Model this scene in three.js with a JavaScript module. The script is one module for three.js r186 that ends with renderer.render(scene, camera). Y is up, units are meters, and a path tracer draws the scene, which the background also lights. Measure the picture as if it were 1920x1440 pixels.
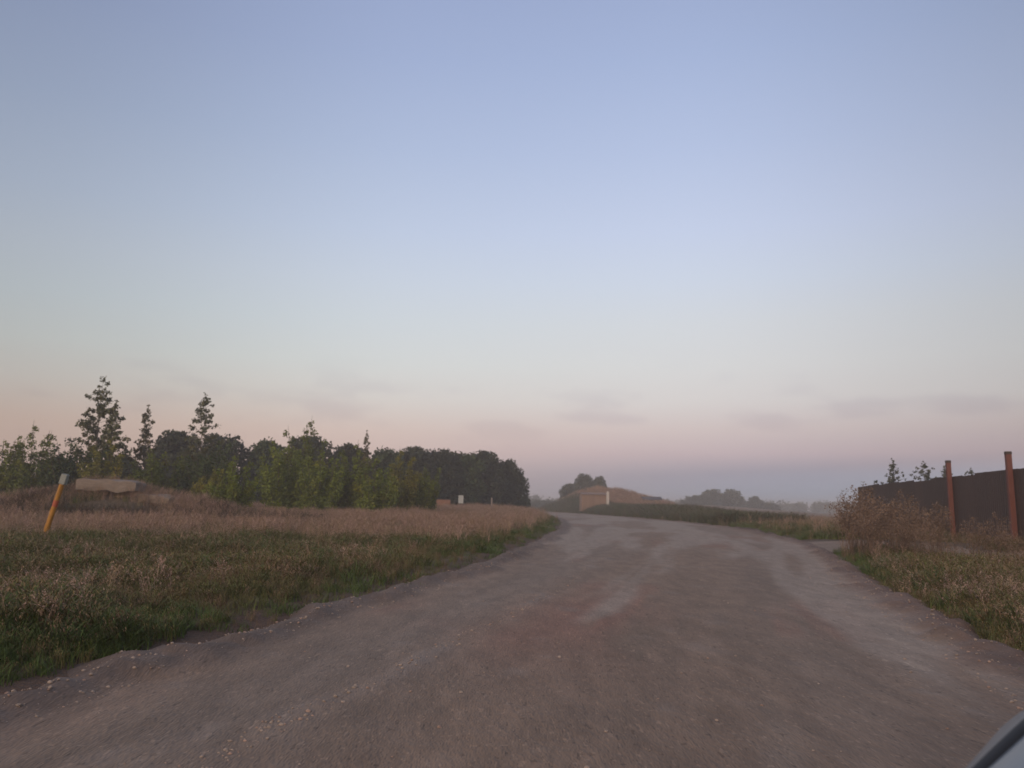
import * as THREE from 'three';
import { mergeGeometries } from 'three/addons/utils/BufferGeometryUtils.js';
import { RoundedBoxGeometry } from 'three/addons/geometries/RoundedBoxGeometry.js';

// ---------------------------------------------------------------- camera, sky, sun, exposure
const scene = new THREE.Scene();
const camera = new THREE.PerspectiveCamera(52, 1024 / 768, 0.05, 8000);
camera.position.set(0, 1.25, 0);
camera.rotation.order = 'YXZ';
camera.rotation.set(THREE.MathUtils.degToRad(8.78), 0, THREE.MathUtils.degToRad(0.9));
camera.focus = 4.0;
camera.userData.fStop = 4;

const lin = (c) => { c /= 255; return c <= 0.04045 ? c / 12.92 : Math.pow((c + 0.055) / 1.055, 2.4); };
const sstep = (a, b, x) => { const t = Math.min(1, Math.max(0, (x - a) / (b - a))); return t * t * (3 - 2 * t); };
const mix = (a, b, t) => a + (b - a) * t;
const R = THREE.MathUtils.degToRad;

function rng(seed) {
  let a = seed >>> 0;
  return () => { a |= 0; a = (a + 0x6d2b79f5) | 0; let t = Math.imul(a ^ (a >>> 15), 1 | a); t = (t + Math.imul(t ^ (t >>> 7), 61 | t)) ^ t; return ((t ^ (t >>> 14)) >>> 0) / 4294967296; };
}
const hash = (x, y, s) => { let h = Math.imul(x, 374761393) + Math.imul(y, 668265263) + Math.imul(s, 974711); h = Math.imul(h ^ (h >>> 13), 1274126177); return ((h ^ (h >>> 16)) >>> 0) / 4294967296; };
function vnoise(x, y, s = 0, wrap = 0) {
  const xi = Math.floor(x), yi = Math.floor(y), fx = x - xi, fy = y - yi, u = fx * fx * (3 - 2 * fx), v = fy * fy * (3 - 2 * fy);
  const w = (k) => (wrap ? ((k % wrap) + wrap) % wrap : k);
  const a = hash(w(xi), w(yi), s), b = hash(w(xi + 1), w(yi), s), c = hash(w(xi), w(yi + 1), s), d = hash(w(xi + 1), w(yi + 1), s);
  return mix(mix(a, b, u), mix(c, d, u), v);
}
const fbm = (x, y, s = 0, o = 4) => { let r = 0, a = 0.5, n = 0; for (let k = 0; k < o; k++) { r += a * vnoise(x, y, s + k * 17); n += a; a *= 0.5; x *= 2.03; y *= 2.03; } return r / n; };

// dusk sky: the sun has just set behind and to the left; opposite it lie the pink arch and the blue shadow of the earth
const ANTI = R(26);                                    // the point opposite the sun, to the right of straight ahead
{
  const W = 1536, H = 768, data = new Float32Array(W * H * 4);
  const far = [[0, 128, 137, 158], [1.0, 132, 140, 160], [2.4, 158, 156, 171], [3.8, 198, 181, 186], [5.5, 212, 198, 197], [7.5, 219, 214, 213], [10, 219, 219, 220], [13, 215, 219, 225], [16, 208, 217, 233], [19.5, 200, 211, 236], [25, 184, 198, 229], [31, 168, 184, 219], [36, 157, 172, 208], [60, 132, 145, 178], [90, 120, 131, 160]];
  const near = [[0, 236, 178, 130], [3, 244, 194, 142], [7, 240, 206, 166], [12, 226, 210, 190], [18, 206, 206, 210], [26, 184, 194, 216], [36, 170, 176, 198], [60, 140, 149, 176], [90, 120, 131, 160]];
  const side = [[0, 206, 176, 165], [2.5, 218, 188, 174], [5, 219, 196, 183], [7.5, 216, 210, 203], [10, 212, 216, 214], [13, 205, 214, 220], [16, 199, 209, 222], [19.5, 188, 201, 222], [25, 172, 187, 215], [31, 158, 173, 207], [36, 150, 165, 201], [60, 128, 142, 176], [90, 120, 131, 160]];
  const at = (t, e) => { let k = 0; while (k < t.length - 2 && e > t[k + 1][0]) k++; const a = t[k], b = t[k + 1], q = Math.min(1, Math.max(0, (e - a[0]) / (b[0] - a[0]))); return [1, 2, 3].map((i) => mix(lin(a[i]), lin(b[i]), q)); };
  for (let j = 0; j < H; j++) {
    const e = ((j + 0.5) / H - 0.5) * 180;
    for (let i = 0; i < W; i++) {
      const th = ((i + 0.5) / W - 0.5) * 2 * Math.PI;             // atan2(z, x)
      const az = Math.atan2(Math.cos(th), -Math.sin(th));         // 0 straight ahead, + to the right
      let d = Math.abs(az - ANTI); if (d > Math.PI) d = 2 * Math.PI - d;
      const el = Math.max(e, 0), a = at(far, el), b = at(side, el), c = at(near, el).map((v) => v * (1 + 1.7 * Math.exp(-el / 18)));
      const k1 = sstep(R(2), R(58), d), k2 = sstep(R(75), R(165), d);
      let e2 = Math.abs(az - R(2)); e2 = Math.min(e2, 2 * Math.PI - e2);
      const lobe = 1 - 0.32 * sstep(R(8), R(44), e2) * (1 - sstep(60, 90, el));            // lens darkening towards both sides of the view, painted into the sky
      let o = a.map((v, n) => mix(mix(v, b[n], k1) * lobe, c[n], k2));
      // a few thin veils of cloud low in the dusk band
      const az2 = THREE.MathUtils.radToDeg(az), cl = fbm(az2 * 0.16 + 40, el * 0.75 + (az2 * 0.03), 91, 5);
      const band = Math.exp(-(((el - 6.8) / 2.4) ** 2));
      const m = sstep(0.52, 0.72, cl) * band * 0.3;
      o = o.map((v, n) => v * (1 - m * [0.3, 0.33, 0.24][n]));
      const q = (j * W + i) * 4;
      data[q] = o[0]; data[q + 1] = o[1]; data[q + 2] = o[2]; data[q + 3] = 1;
    }
  }
  const t = new THREE.DataTexture(data, W, H, THREE.RGBAFormat, THREE.FloatType);
  t.mapping = THREE.EquirectangularReflectionMapping; t.magFilter = t.minFilter = THREE.LinearFilter; t.needsUpdate = true;
  scene.background = t; scene.environment = t;
}
const sun = new THREE.DirectionalLight(new THREE.Color(1, 0.7, 0.45), 1.3);
{
  const el = R(24), a = ANTI + Math.PI;
  sun.position.set(Math.sin(a) * Math.cos(el) * 120, Math.sin(el) * 120, -Math.cos(a) * Math.cos(el) * 120);
  sun.position.z -= 30; sun.target.position.set(0, 0, -30);
  sun.castShadow = true; sun.shadow.radius = 45; sun.shadow.mapSize.set(2048, 2048);
  Object.assign(sun.shadow.camera, { left: -90, right: 90, top: 60, bottom: -60, near: 1, far: 420 });
  scene.add(sun, sun.target);
}
scene.fog = new THREE.FogExp2(new THREE.Color(0.95, 0.92, 0.91), 0.0018);
const renderer = new THREE.WebGLRenderer({ antialias: true });
renderer.setSize(1024, 768);
renderer.toneMapping = THREE.LinearToneMapping;
renderer.toneMappingExposure = 1.0;
renderer.shadowMap.enabled = true;

// ---------------------------------------------------------------- naming helpers
const taken = new Map();
function numbered(name) { const n = taken.get(name) ?? 0; taken.set(name, n + 1); return n ? `${name}_${String(n).padStart(3, '0')}` : name; }
function shade(o) { o.traverse((c) => { if (c.isMesh) { c.castShadow = true; c.receiveShadow = true; } }); return o; }
function tag(o, label, category, group, kind) { o.userData = { label, category }; if (group) o.userData.group = group; if (kind) o.userData.kind = kind; return o; }
function thing(name, label, category, pos = [0, 0, 0], turn = 0, group) {
  const o = new THREE.Group(); o.name = numbered(name); o.position.set(...pos); o.rotation.y = turn; scene.add(o); return tag(o, label, category, group);
}
function part(name, geo, mat, parent) { const m = new THREE.Mesh(geo, mat); m.name = name; m.castShadow = m.receiveShadow = true; parent.add(m); return m; }
function structure(name, geo, mat, label, category) { const m = new THREE.Mesh(geo, mat); m.name = numbered(name); m.castShadow = m.receiveShadow = true; scene.add(m); return tag(m, label, category, null, 'structure'); }
function copyOf(src, label, group, pos, turn = 0, scale = [1, 1, 1]) {
  const c = src.clone(); c.name = numbered(src.name.replace(/_\d{3}$/, '')); c.userData = { ...src.userData, label }; if (group) c.userData.group = group;
  c.position.set(...pos); c.rotation.set(0, turn, 0); c.scale.set(...scale); scene.add(c); return c;
}
const rgb = (r, g, b) => new THREE.Color().setRGB(r, g, b);

// ---------------------------------------------------------------- grain textures
function grain(size, fn, color) {
  const d = new Uint8Array(size * size * 4);
  for (let j = 0; j < size; j++) for (let i = 0; i < size; i++) { const v = fn(i / size, j / size), q = (j * size + i) * 4; for (let k = 0; k < 3; k++) d[q + k] = Math.max(0, Math.min(255, 255 * (Array.isArray(v) ? v[k] : v))); d[q + 3] = 255; }
  const t = new THREE.DataTexture(d, size, size); t.wrapS = t.wrapT = THREE.RepeatWrapping; t.magFilter = THREE.LinearFilter; t.minFilter = THREE.LinearMipmapLinearFilter; t.generateMipmaps = true;
  if (color) t.colorSpace = THREE.SRGBColorSpace; t.needsUpdate = true; return t;
}
const dirtMap = grain(1024, (x, y) => {
  const n = 0.5 * vnoise(x * 16, y * 16, 1, 16) + 0.3 * vnoise(x * 64, y * 64, 2, 64) + 0.25 * vnoise(x * 200, y * 200, 3, 200);
  const st = vnoise(x * 130, y * 130, 4, 130) > 0.86 ? 0.1 : 0, dk = vnoise(x * 110, y * 110, 5, 110) < 0.1 ? -0.12 : 0;
  const v = 0.78 + 0.2 * (n - 0.5) + st + dk; return [v, v * 0.99, v * 0.985];
}, true);
const dirtBump = grain(1024, (x, y) => 0.35 * vnoise(x * 24, y * 24, 7, 24) + 0.35 * vnoise(x * 90, y * 90, 8, 90) + 0.3 * vnoise(x * 260, y * 260, 9, 260));

// ---------------------------------------------------------------- the lie of the land
function curve(pts) { return (z) => { const d = -z; let k = 0; while (k < pts.length - 2 && d > pts[k + 1][0]) k++;
  const p0 = pts[Math.max(0, k - 1)], p1 = pts[k], p2 = pts[k + 1], p3 = pts[Math.min(pts.length - 1, k + 2)], h = p2[0] - p1[0], t = (d - p1[0]) / h;
  if (t <= 0 || t >= 1) return t <= 0 ? p1[1] + (d - p1[0]) * (p2[1] - p1[1]) / h : p2[1] + (d - p2[0]) * (p2[1] - p1[1]) / h;
  const m1 = (p2[1] - p0[1]) / (p2[0] - p0[0] || 1) * h, m2 = (p3[1] - p1[1]) / (p3[0] - p1[0] || 1) * h, t2 = t * t, t3 = t2 * t;
  return (2 * t3 - 3 * t2 + 1) * p1[1] + (t3 - 2 * t2 + t) * m1 + (-2 * t3 + 3 * t2) * p2[1] + (t3 - t2) * m2; }; }
const leftEdge = curve([[-30, -8], [0, -3.55], [4.6, -2.82], [7.6, -2.25], [11.7, -1.25], [17.8, -0.02], [31, 1.75], [47, 3.4], [72, 4.9], [105, 4.9], [150, 2.0], [210, -8], [300, -30], [420, -66]]);
const rightEdge = curve([[-30, -3], [0, 2.35], [5.9, 3.65], [9.3, 4.6], [13.7, 5.8], [21.5, 8.35], [28, 10.2], [36, 11.9], [52, 14.2], [80, 15.2], [115, 13.4], [160, 8.5], [220, -3], [300, -22], [420, -58]]);
const trackLine = [[6.5, -31.5], [9.5, -29.5], [11.6, -26.2], [12.6, -22], [12.7, -17], [12.2, -10], [11.2, -2], [10, 8], [8, 20]];
function trackDist(x, z) { let best = 1e9; const wide = 2.6 * sstep(-22.5, -28, z); for (let k = 0; k < trackLine.length - 1; k++) { const [ax, az] = trackLine[k], [bx, bz] = trackLine[k + 1], dx = bx - ax, dz = bz - az, t = Math.min(1, Math.max(0, ((x - ax) * dx + (z - az) * dz) / (dx * dx + dz * dz))); best = Math.min(best, Math.hypot(x - ax - dx * t, z - az - dz * t) - wide); } return best; }
const roadDist = (x, z) => Math.max(leftEdge(z) - x, x - rightEdge(z));       // metres outside the road, negative on it
const fenceX = (z) => 14.85 + (-z - 23.2) * (18.85 - 14.85) / (43 - 23.2);
function ground(x, z) {
  const d = -z, rd = roadDist(x, z), left = x < leftEdge(z);
  let y = 0;
  if (left) {
    const o = leftEdge(z) - x;
    y += 0.1 * sstep(0.2, 1.2, o) - 0.12 * sstep(1.5, 4, o) + 0.12 * sstep(4, 9, o);
    y += 0.3 * sstep(24, 75, d) * sstep(0.5, 6, o) + 0.3 * sstep(60, 120, d);
    y += 1.38 * Math.exp(-(((x + 17.8) / 5.2) ** 2) - (((z + 35) / 2.4) ** 2)) * (0.85 + 0.3 * vnoise(x * 0.6, z * 0.6, 3));
  } else {
    const o = x - rightEdge(z);
    y += 0.08 * sstep(0.3, 1.4, o);
    y += 0.14 * sstep(12, 15, x) * (1 - sstep(45, 60, d));
    y -= 0.25 * sstep(18, 40, x) * sstep(45, 80, d) * (1 - sstep(150, 220, d));
    y += 0.7 * sstep(0.6, 3.2, o) * sstep(66, 95, d) * (1 - sstep(6, 14, o)) * (1 - sstep(170, 220, d));
    y += sstep(1.5, 9, o) * (4.1 + 0.7 * (fbm(x * 0.25, z * 0.25, 24, 3) - 0.5)) * Math.exp(-(((x - 20) / 13) ** 2) - (((z + 166) / 22) ** 2));
    y += 2.0 * Math.exp(-(((x - 58) / 20) ** 2) - (((z + 240) / 50) ** 2));
  }
  y += (fbm(x * 0.35, z * 0.35, 21) - 0.5) * 0.16 * sstep(0.4, 3, Math.max(rd, 0)) + (fbm(x * 1.7, z * 1.7, 22, 3) - 0.5) * 0.08 * sstep(0.1, 0.8, rd);
  y += (fbm(x * 0.02, z * 0.02, 23, 3) - 0.5) * 1.2 * sstep(90, 260, Math.hypot(x, z));
  y -= 0.09 * (1 - sstep(-0.2, 0.35, rd));
  y -= 0.05 * (1 - sstep(1.2, 1.9, trackDist(x, z))) * sstep(-0.2, 0.6, rd);
  return y;
}

// ---------------------------------------------------------------- ground sheet
{
  const N = 330, pos = [], col = [], uv = [], idx = [];
  const cx = (t) => 14 * Math.sinh(t * 5.9), cz = (t) => -22 + 14 * Math.sinh(t * 5.9);
  for (let j = 0; j <= N; j++) for (let i = 0; i <= N; i++) {
    const x = cx((i / N) * 2 - 1), z = cz((j / N) * 2 - 1), far = sstep(140, 300, Math.hypot(x, z));
    pos.push(x, ground(x, z), z); uv.push(x / 2.6, z / 2.6);
    const n = fbm(x * 0.5, z * 0.5, 31), n2 = fbm(x * 0.06, z * 0.06, 32), soil = 1 - sstep(0.5, 2.4, roadDist(x, z) + (n - 0.5) * 2.4);
    let c = [mix(0.085, 0.15, n), mix(0.075, 0.12, n), mix(0.04, 0.075, n)];                  // litter and stubble
    const dry = sstep(0.42, 0.6, n2); c = c.map((v, k) => mix(v, [0.22, 0.17, 0.125][k], dry * 0.55 + far * 0.2));
    const rise = !(x < leftEdge(z)) ? Math.min(1, 1.3 * Math.exp(-(((x - 30) / 26) ** 2) - (((z + 185) / 55) ** 2)) + 1.1 * Math.exp(-(((x - 60) / 28) ** 2) - (((z + 240) / 60) ** 2))) : 0; c = c.map((v, k) => mix(v, [0.36, 0.25, 0.17][k], sstep(0.3, 0.6, rise + (n - 0.5) * 0.5)));
    c = c.map((v, k) => mix(v, [0.17, 0.105, 0.07][k] * (0.75 + 0.5 * n), soil));
    col.push(...c);
  }
  for (let j = 0; j < N; j++) for (let i = 0; i < N; i++) { const a = j * (N + 1) + i, b = a + 1, c = a + N + 1, d = c + 1; idx.push(a, c, b, b, c, d); }
  const g = new THREE.BufferGeometry(); g.setAttribute('position', new THREE.Float32BufferAttribute(pos, 3)); g.setAttribute('color', new THREE.Float32BufferAttribute(col, 3)); g.setAttribute('uv', new THREE.Float32BufferAttribute(uv, 2)); g.setIndex(idx); g.computeVertexNormals();
  structure('ground', g, new THREE.MeshStandardMaterial({ vertexColors: true, map: dirtMap, bumpMap: dirtBump, bumpScale: 0.03, roughness: 1 }), 'open rough ground with grass and bare soil', 'ground');
}

// ---------------------------------------------------------------- gravel road
const ridgeA = [[-1.5, -3.4], [-1.35, -4.09], [-1.18, -4.71], [-0.8, -5.83], [-0.32, -7.81], [0.31, -10.07], [1.0, -13], [2.3, -19]];
const ridgeB = [[1.9, -3.6], [1.75, -4.6], [1.62, -5.6], [1.75, -7], [2.3, -9.5]];
const lineDist = (P, x, z) => { let b = 1e9; for (let k = 0; k < P.length - 1; k++) { const [ax, az] = P[k], [bx, bz] = P[k + 1], dx = bx - ax, dz = bz - az, t = Math.min(1, Math.max(0, ((x - ax) * dx + (z - az) * dz) / (dx * dx + dz * dz))); b = Math.min(b, Math.hypot(x - ax - dx * t, z - az - dz * t)); } return b; };
function roadSurface(x, z, o, u) {       // o metres outside the edge (negative inside), u 0..1 across
  const along = z * 0.98 + x * 0.2, w = vnoise(x * 0.9, z * 0.9, 41), ed = o + (fbm(x * 1.3, z * 1.3, 42, 3) - 0.5) * 0.7;
  let y = 0.02 + 0.05 * (1 - (2 * u - 1) ** 2);
  for (const c of [0.17, 0.4, 0.62, 0.85]) y -= 0.014 * Math.exp(-(((u - c) / 0.05) ** 2));
  y += (fbm(x * 2.1, along * 0.5, 43, 4) - 0.5) * 0.026 + (vnoise(x * 9, z * 9, 44) - 0.5) * 0.008;
  const bank = Math.exp(-(((ed - 0.15) / 0.24) ** 2)); y += bank * (0.05 + 0.09 * w) * (0.5 + 0.9 * vnoise(x * 5, z * 5, 45));
  const ra = Math.min(lineDist(ridgeA, x + (vnoise(z * 1.7, x, 46) - 0.5) * 0.25, z), 9), rb = lineDist(ridgeB, x + (vnoise(z * 2.1, x, 47) - 0.5) * 0.3, z);
  const brk = sstep(0.35, 0.6, vnoise(x * 1.3, z * 0.8, 48)), pa = Math.exp(-((ra / 0.1) ** 2)) * brk, pb = Math.exp(-((rb / 0.16) ** 2)) * sstep(0.4, 0.65, vnoise(x * 1.5, z, 49)) * 0.6;
  y += 0.03 * pa + 0.018 * pb;
  y -= 0.3 * sstep(0.45, 1.1, ed);
  // tone: brown grit, greyer where wheels have swept it and, as painted haze, towards the bend, red clay worked up in places, pale loose stone on the ridges
  const str = fbm(u * 16, along * 0.16, 51, 4), mot = fbm(u * 22 + 3, along * 0.42, 52, 4), big = fbm(x * 0.32, z * 0.2, 53, 3);
  let c = [0.37, 0.265, 0.186];
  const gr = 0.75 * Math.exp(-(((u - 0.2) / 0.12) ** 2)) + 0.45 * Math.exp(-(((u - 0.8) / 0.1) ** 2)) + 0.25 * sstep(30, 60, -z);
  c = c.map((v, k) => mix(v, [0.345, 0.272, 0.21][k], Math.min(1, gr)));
  const clay = Math.min(1, 0.8 * Math.exp(-(((x - 0.75 - (z + 8.6) * -0.16) / 0.75) ** 2) - (((z + 8.8) / 2.3) ** 2)) * sstep(0.3, 0.55, mot + 0.1) + 0.45 * sstep(0.55, 0.75, big) * sstep(0.4, 0.6, str));
  c = c.map((v, k) => mix(v, [0.4, 0.215, 0.15][k], clay));
  const t = 0.8 + 0.22 * str + 0.2 * mot; c = c.map((v) => v * t);
  c = c.map((v, k) => mix(v, [0.42, 0.345, 0.285][k], Math.min(1, 0.7 * pa + 0.7 * pb + 0.35 * sstep(0.66, 0.78, fbm(x * 3.1, z * 2, 54, 3)))));
  const hazeStreaks = 0.75 * sstep(0.6 - 0.26 * sstep(6, 34, -z), 0.74 - 0.24 * sstep(6, 34, -z), fbm(u * 7 + 11, along * 0.1, 57, 4)); c = c.map((v, k) => mix(v, [0.52, 0.43, 0.345][k], hazeStreaks));   // haze over the far road, put into the colour as pale streaks
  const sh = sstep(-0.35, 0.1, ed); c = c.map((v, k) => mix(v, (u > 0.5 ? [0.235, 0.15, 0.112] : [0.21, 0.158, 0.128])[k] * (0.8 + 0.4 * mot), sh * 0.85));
  return { y, c };
}
{
  const pos = [], col = [], uv = [], idx = [], M = 96; let rows = 0;
  for (let z = 14; z > -420;) {
    const L = leftEdge(z), Rr = rightEdge(z), out = 1.2;
    for (let i = 0; i <= M; i++) {
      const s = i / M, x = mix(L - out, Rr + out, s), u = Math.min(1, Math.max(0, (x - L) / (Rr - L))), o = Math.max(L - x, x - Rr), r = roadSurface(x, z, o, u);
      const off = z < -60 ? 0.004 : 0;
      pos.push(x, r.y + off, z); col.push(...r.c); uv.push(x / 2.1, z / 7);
    }
    rows++; z -= Math.max(0.09, Math.hypot(z, 2) * 0.014);
  }
  for (let j = 0; j < rows - 1; j++) for (let i = 0; i < M; i++) { const a = j * (M + 1) + i, b = a + 1, c = a + M + 1, d = c + 1; idx.push(a, b, c, b, d, c); }
  const g = new THREE.BufferGeometry(); g.setAttribute('position', new THREE.Float32BufferAttribute(pos, 3)); g.setAttribute('color', new THREE.Float32BufferAttribute(col, 3)); g.setAttribute('uv', new THREE.Float32BufferAttribute(uv, 2)); g.setIndex(idx); g.computeVertexNormals();
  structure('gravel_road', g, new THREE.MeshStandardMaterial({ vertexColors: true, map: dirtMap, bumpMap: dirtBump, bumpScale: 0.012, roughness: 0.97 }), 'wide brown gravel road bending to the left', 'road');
}
// side track along the fence
{
  const crv = new THREE.CatmullRomCurve3(trackLine.map(([x, z]) => new THREE.Vector3(x, 0, z))), pos = [], col = [], uv = [], idx = [], A = 150, M = 22;
  for (let j = 0; j <= A; j++) {
    const p = crv.getPointAt(j / A), t = crv.getTangentAt(j / A);
    for (let i = 0; i <= M; i++) {
      const s = (i / M) * 2 - 1, half = 1.75 + 2.6 * sstep(-22.5, -28, p.z), x = p.x - t.z * s * half, z = p.z + t.x * s * half, n = fbm(x * 1.5, z * 1.5, 61);
      const y = ground(x, z) + 0.03 - 0.12 * sstep(0.72, 1, Math.abs(s) + (n - 0.5) * 0.4) + (n - 0.5) * 0.04;
      pos.push(x, y - 0.16 * (1 - sstep(-1.6, 0.1, roadDist(x, z))), z); uv.push(x / 2.1, z / 2.1); const k = 0.85 + 0.4 * (n - 0.5); col.push(0.46 * k, 0.35 * k, 0.265 * k);
    }
  }
  for (let j = 0; j < A; j++) for (let i = 0; i < M; i++) { const a = j * (M + 1) + i, b = a + 1, c = a + M + 1, d = c + 1; idx.push(a, b, c, b, d, c); }
  const g = new THREE.BufferGeometry(); g.setAttribute('position', new THREE.Float32BufferAttribute(pos, 3)); g.setAttribute('color', new THREE.Float32BufferAttribute(col, 3)); g.setAttribute('uv', new THREE.Float32BufferAttribute(uv, 2)); g.setIndex(idx); g.computeVertexNormals();
  structure('side_track', g, new THREE.MeshStandardMaterial({ vertexColors: true, map: dirtMap, bumpMap: dirtBump, bumpScale: 0.015, roughness: 1 }), 'narrow dirt track turning off in front of the dark fence', 'track');
}

// ---------------------------------------------------------------- things that only stand in numbers: stones, grass
function instanced(name, geo, mat, list, label, category) {
  const m = new THREE.InstancedMesh(geo, mat, list.length), d = new THREE.Object3D(), c = new THREE.Color();
  list.forEach((q, k) => { d.position.set(q.x, q.y, q.z); d.rotation.set(q.rx ?? 0, q.ry ?? 0, q.rz ?? 0, 'YXZ'); d.scale.set(q.s * (q.w ?? 1), q.s * (q.h ?? 1), q.s * (q.w ?? 1)); d.updateMatrix(); m.setMatrixAt(k, d.matrix); m.setColorAt(k, c.setRGB(...q.c)); });
  m.name = name; m.castShadow = m.receiveShadow = true; scene.add(m); return tag(m, label, category, null, 'stuff');
}
{
  const r = rng(5), g = new THREE.IcosahedronGeometry(1, 1), p = g.attributes.position;
  for (let k = 0; k < p.count; k++) { const x = p.getX(k), y = p.getY(k), z = p.getZ(k), s = 0.75 + 0.5 * vnoise(x * 1.7 + 9, y * 1.7 + z * 2.3 + 9, 71); p.setXYZ(k, x * s * 1.15, y * s * 0.7, z * s); }
  g.computeVertexNormals();
  const list = [];
  for (let k = 0; k < 6000; k++) {
    const d = 3 + 32 * Math.pow(r(), 1.8), z = -d, L = leftEdge(z), Rr = rightEdge(z), q = r();
    let x = q < 0.42 ? L - 0.15 + (r() - 0.5) * 0.7 : q < 0.82 ? Rr + 0.12 + (r() - 0.5) * 0.75 : q < 0.9 ? NaN : mix(L, Rr, r());
    if (Number.isNaN(x)) { const P = ridgeA, k2 = Math.floor(r() * (P.length - 1)), t = r(); x = mix(P[k2][0], P[k2 + 1][0], t) + (r() - 0.5) * 0.22; const zz = mix(P[k2][1], P[k2 + 1][1], t); list.push(stone(x, zz)); continue; }
    list.push(stone(x, z));
  }
  function stone(x, z) { const L = leftEdge(z), Rr = rightEdge(z), s = 0.003 + 0.011 * Math.pow(r(), 4), t = 0.85 + 0.4 * r(), red = r() < 0.25; return { x, z, y: roadSurface(x, z, Math.max(L - x, x - Rr), Math.min(1, Math.max(0, (x - L) / (Rr - L)))).y + s * 0.15, s, rx: r() * 0.6, ry: r() * 7, c: red ? [0.29 * t, 0.2 * t, 0.155 * t] : [0.27 * t, 0.215 * t, 0.175 * t] }; }
  instanced('gravel', g, new THREE.MeshStandardMaterial({ roughness: 0.95 }), list, 'loose stones along the road edges and on the road', 'gravel');
}
// blades: each tuft is a merged bunch of bent tapering strips
function tuft(seed, n, h0, h1, rad, w, lean, head) {
  const r = rng(seed), pos = [], idx = [], col = [];
  for (let k = 0; k < n; k++) {
    const a = r() * 6.283, q = Math.sqrt(r()) * rad, bx = Math.cos(a) * q, bz = Math.sin(a) * q, h = mix(h0, h1, r()), da = r() * 6.283, ln = lean * h * (0.3 + r()), dx = Math.cos(da), dz = Math.sin(da), sx = -dz, sz = dx, ww = w * (0.6 + 0.8 * r()), t = 0.75 + 0.5 * r(), b = pos.length / 3;
    const S = 3; for (let s = 0; s <= S; s++) { const f = s / S, y = h * f * (1 - 0.15 * f * lean), l = ln * f * f, e = ww * (1 - 0.75 * f) * 0.5; pos.push(bx + dx * l - sx * e, y, bz + dz * l - sz * e, bx + dx * l + sx * e, y, bz + dz * l + sz * e); col.push(t, t, t, t, t, t); if (s < S) { const i = b + s * 2; idx.push(i, i + 1, i + 2, i + 1, i + 3, i + 2); } }
    if (head) for (let m = 0; m < head; m++) {
      const f = 0.68 + 0.34 * r(), y = h * f, l = ln * f * f, ha = r() * 6.283, hl = 0.014 + 0.028 * r(), hw = 0.0025 + 0.0035 * r(), i = pos.length / 3, px = bx + dx * l, pz = bz + dz * l, ex = px + Math.cos(ha) * hl, ez = pz + Math.sin(ha) * hl, ey = y + hl * (0.4 + 0.8 * r());
      pos.push(px, y, pz, (px + ex) / 2 - Math.sin(ha) * hw, (y + ey) / 2, (pz + ez) / 2 + Math.cos(ha) * hw, ex, ey, ez, (px + ex) / 2 + Math.sin(ha) * hw, (y + ey) / 2 - hw * 0.6, (pz + ez) / 2 - Math.cos(ha) * hw);
      const tt = t * 1.1; for (let c = 0; c < 4; c++) col.push(tt * 1.05, tt * 0.95, tt * 0.92); idx.push(i, i + 1, i + 2, i, i + 2, i + 3);
    }
  }
  const g = new THREE.BufferGeometry(); g.setAttribute('position', new THREE.Float32BufferAttribute(pos, 3)); g.setAttribute('color', new THREE.Float32BufferAttribute(col, 3)); g.setIndex(idx); g.computeVertexNormals(); return g;
}
const bladeMat = new THREE.MeshStandardMaterial({ vertexColors: true, roughness: 0.9, side: THREE.DoubleSide });
const inBank = (x, z) => Math.exp(-(((x + 18.5) / 8) ** 2) - (((z + 35) / 3) ** 2));
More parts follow.
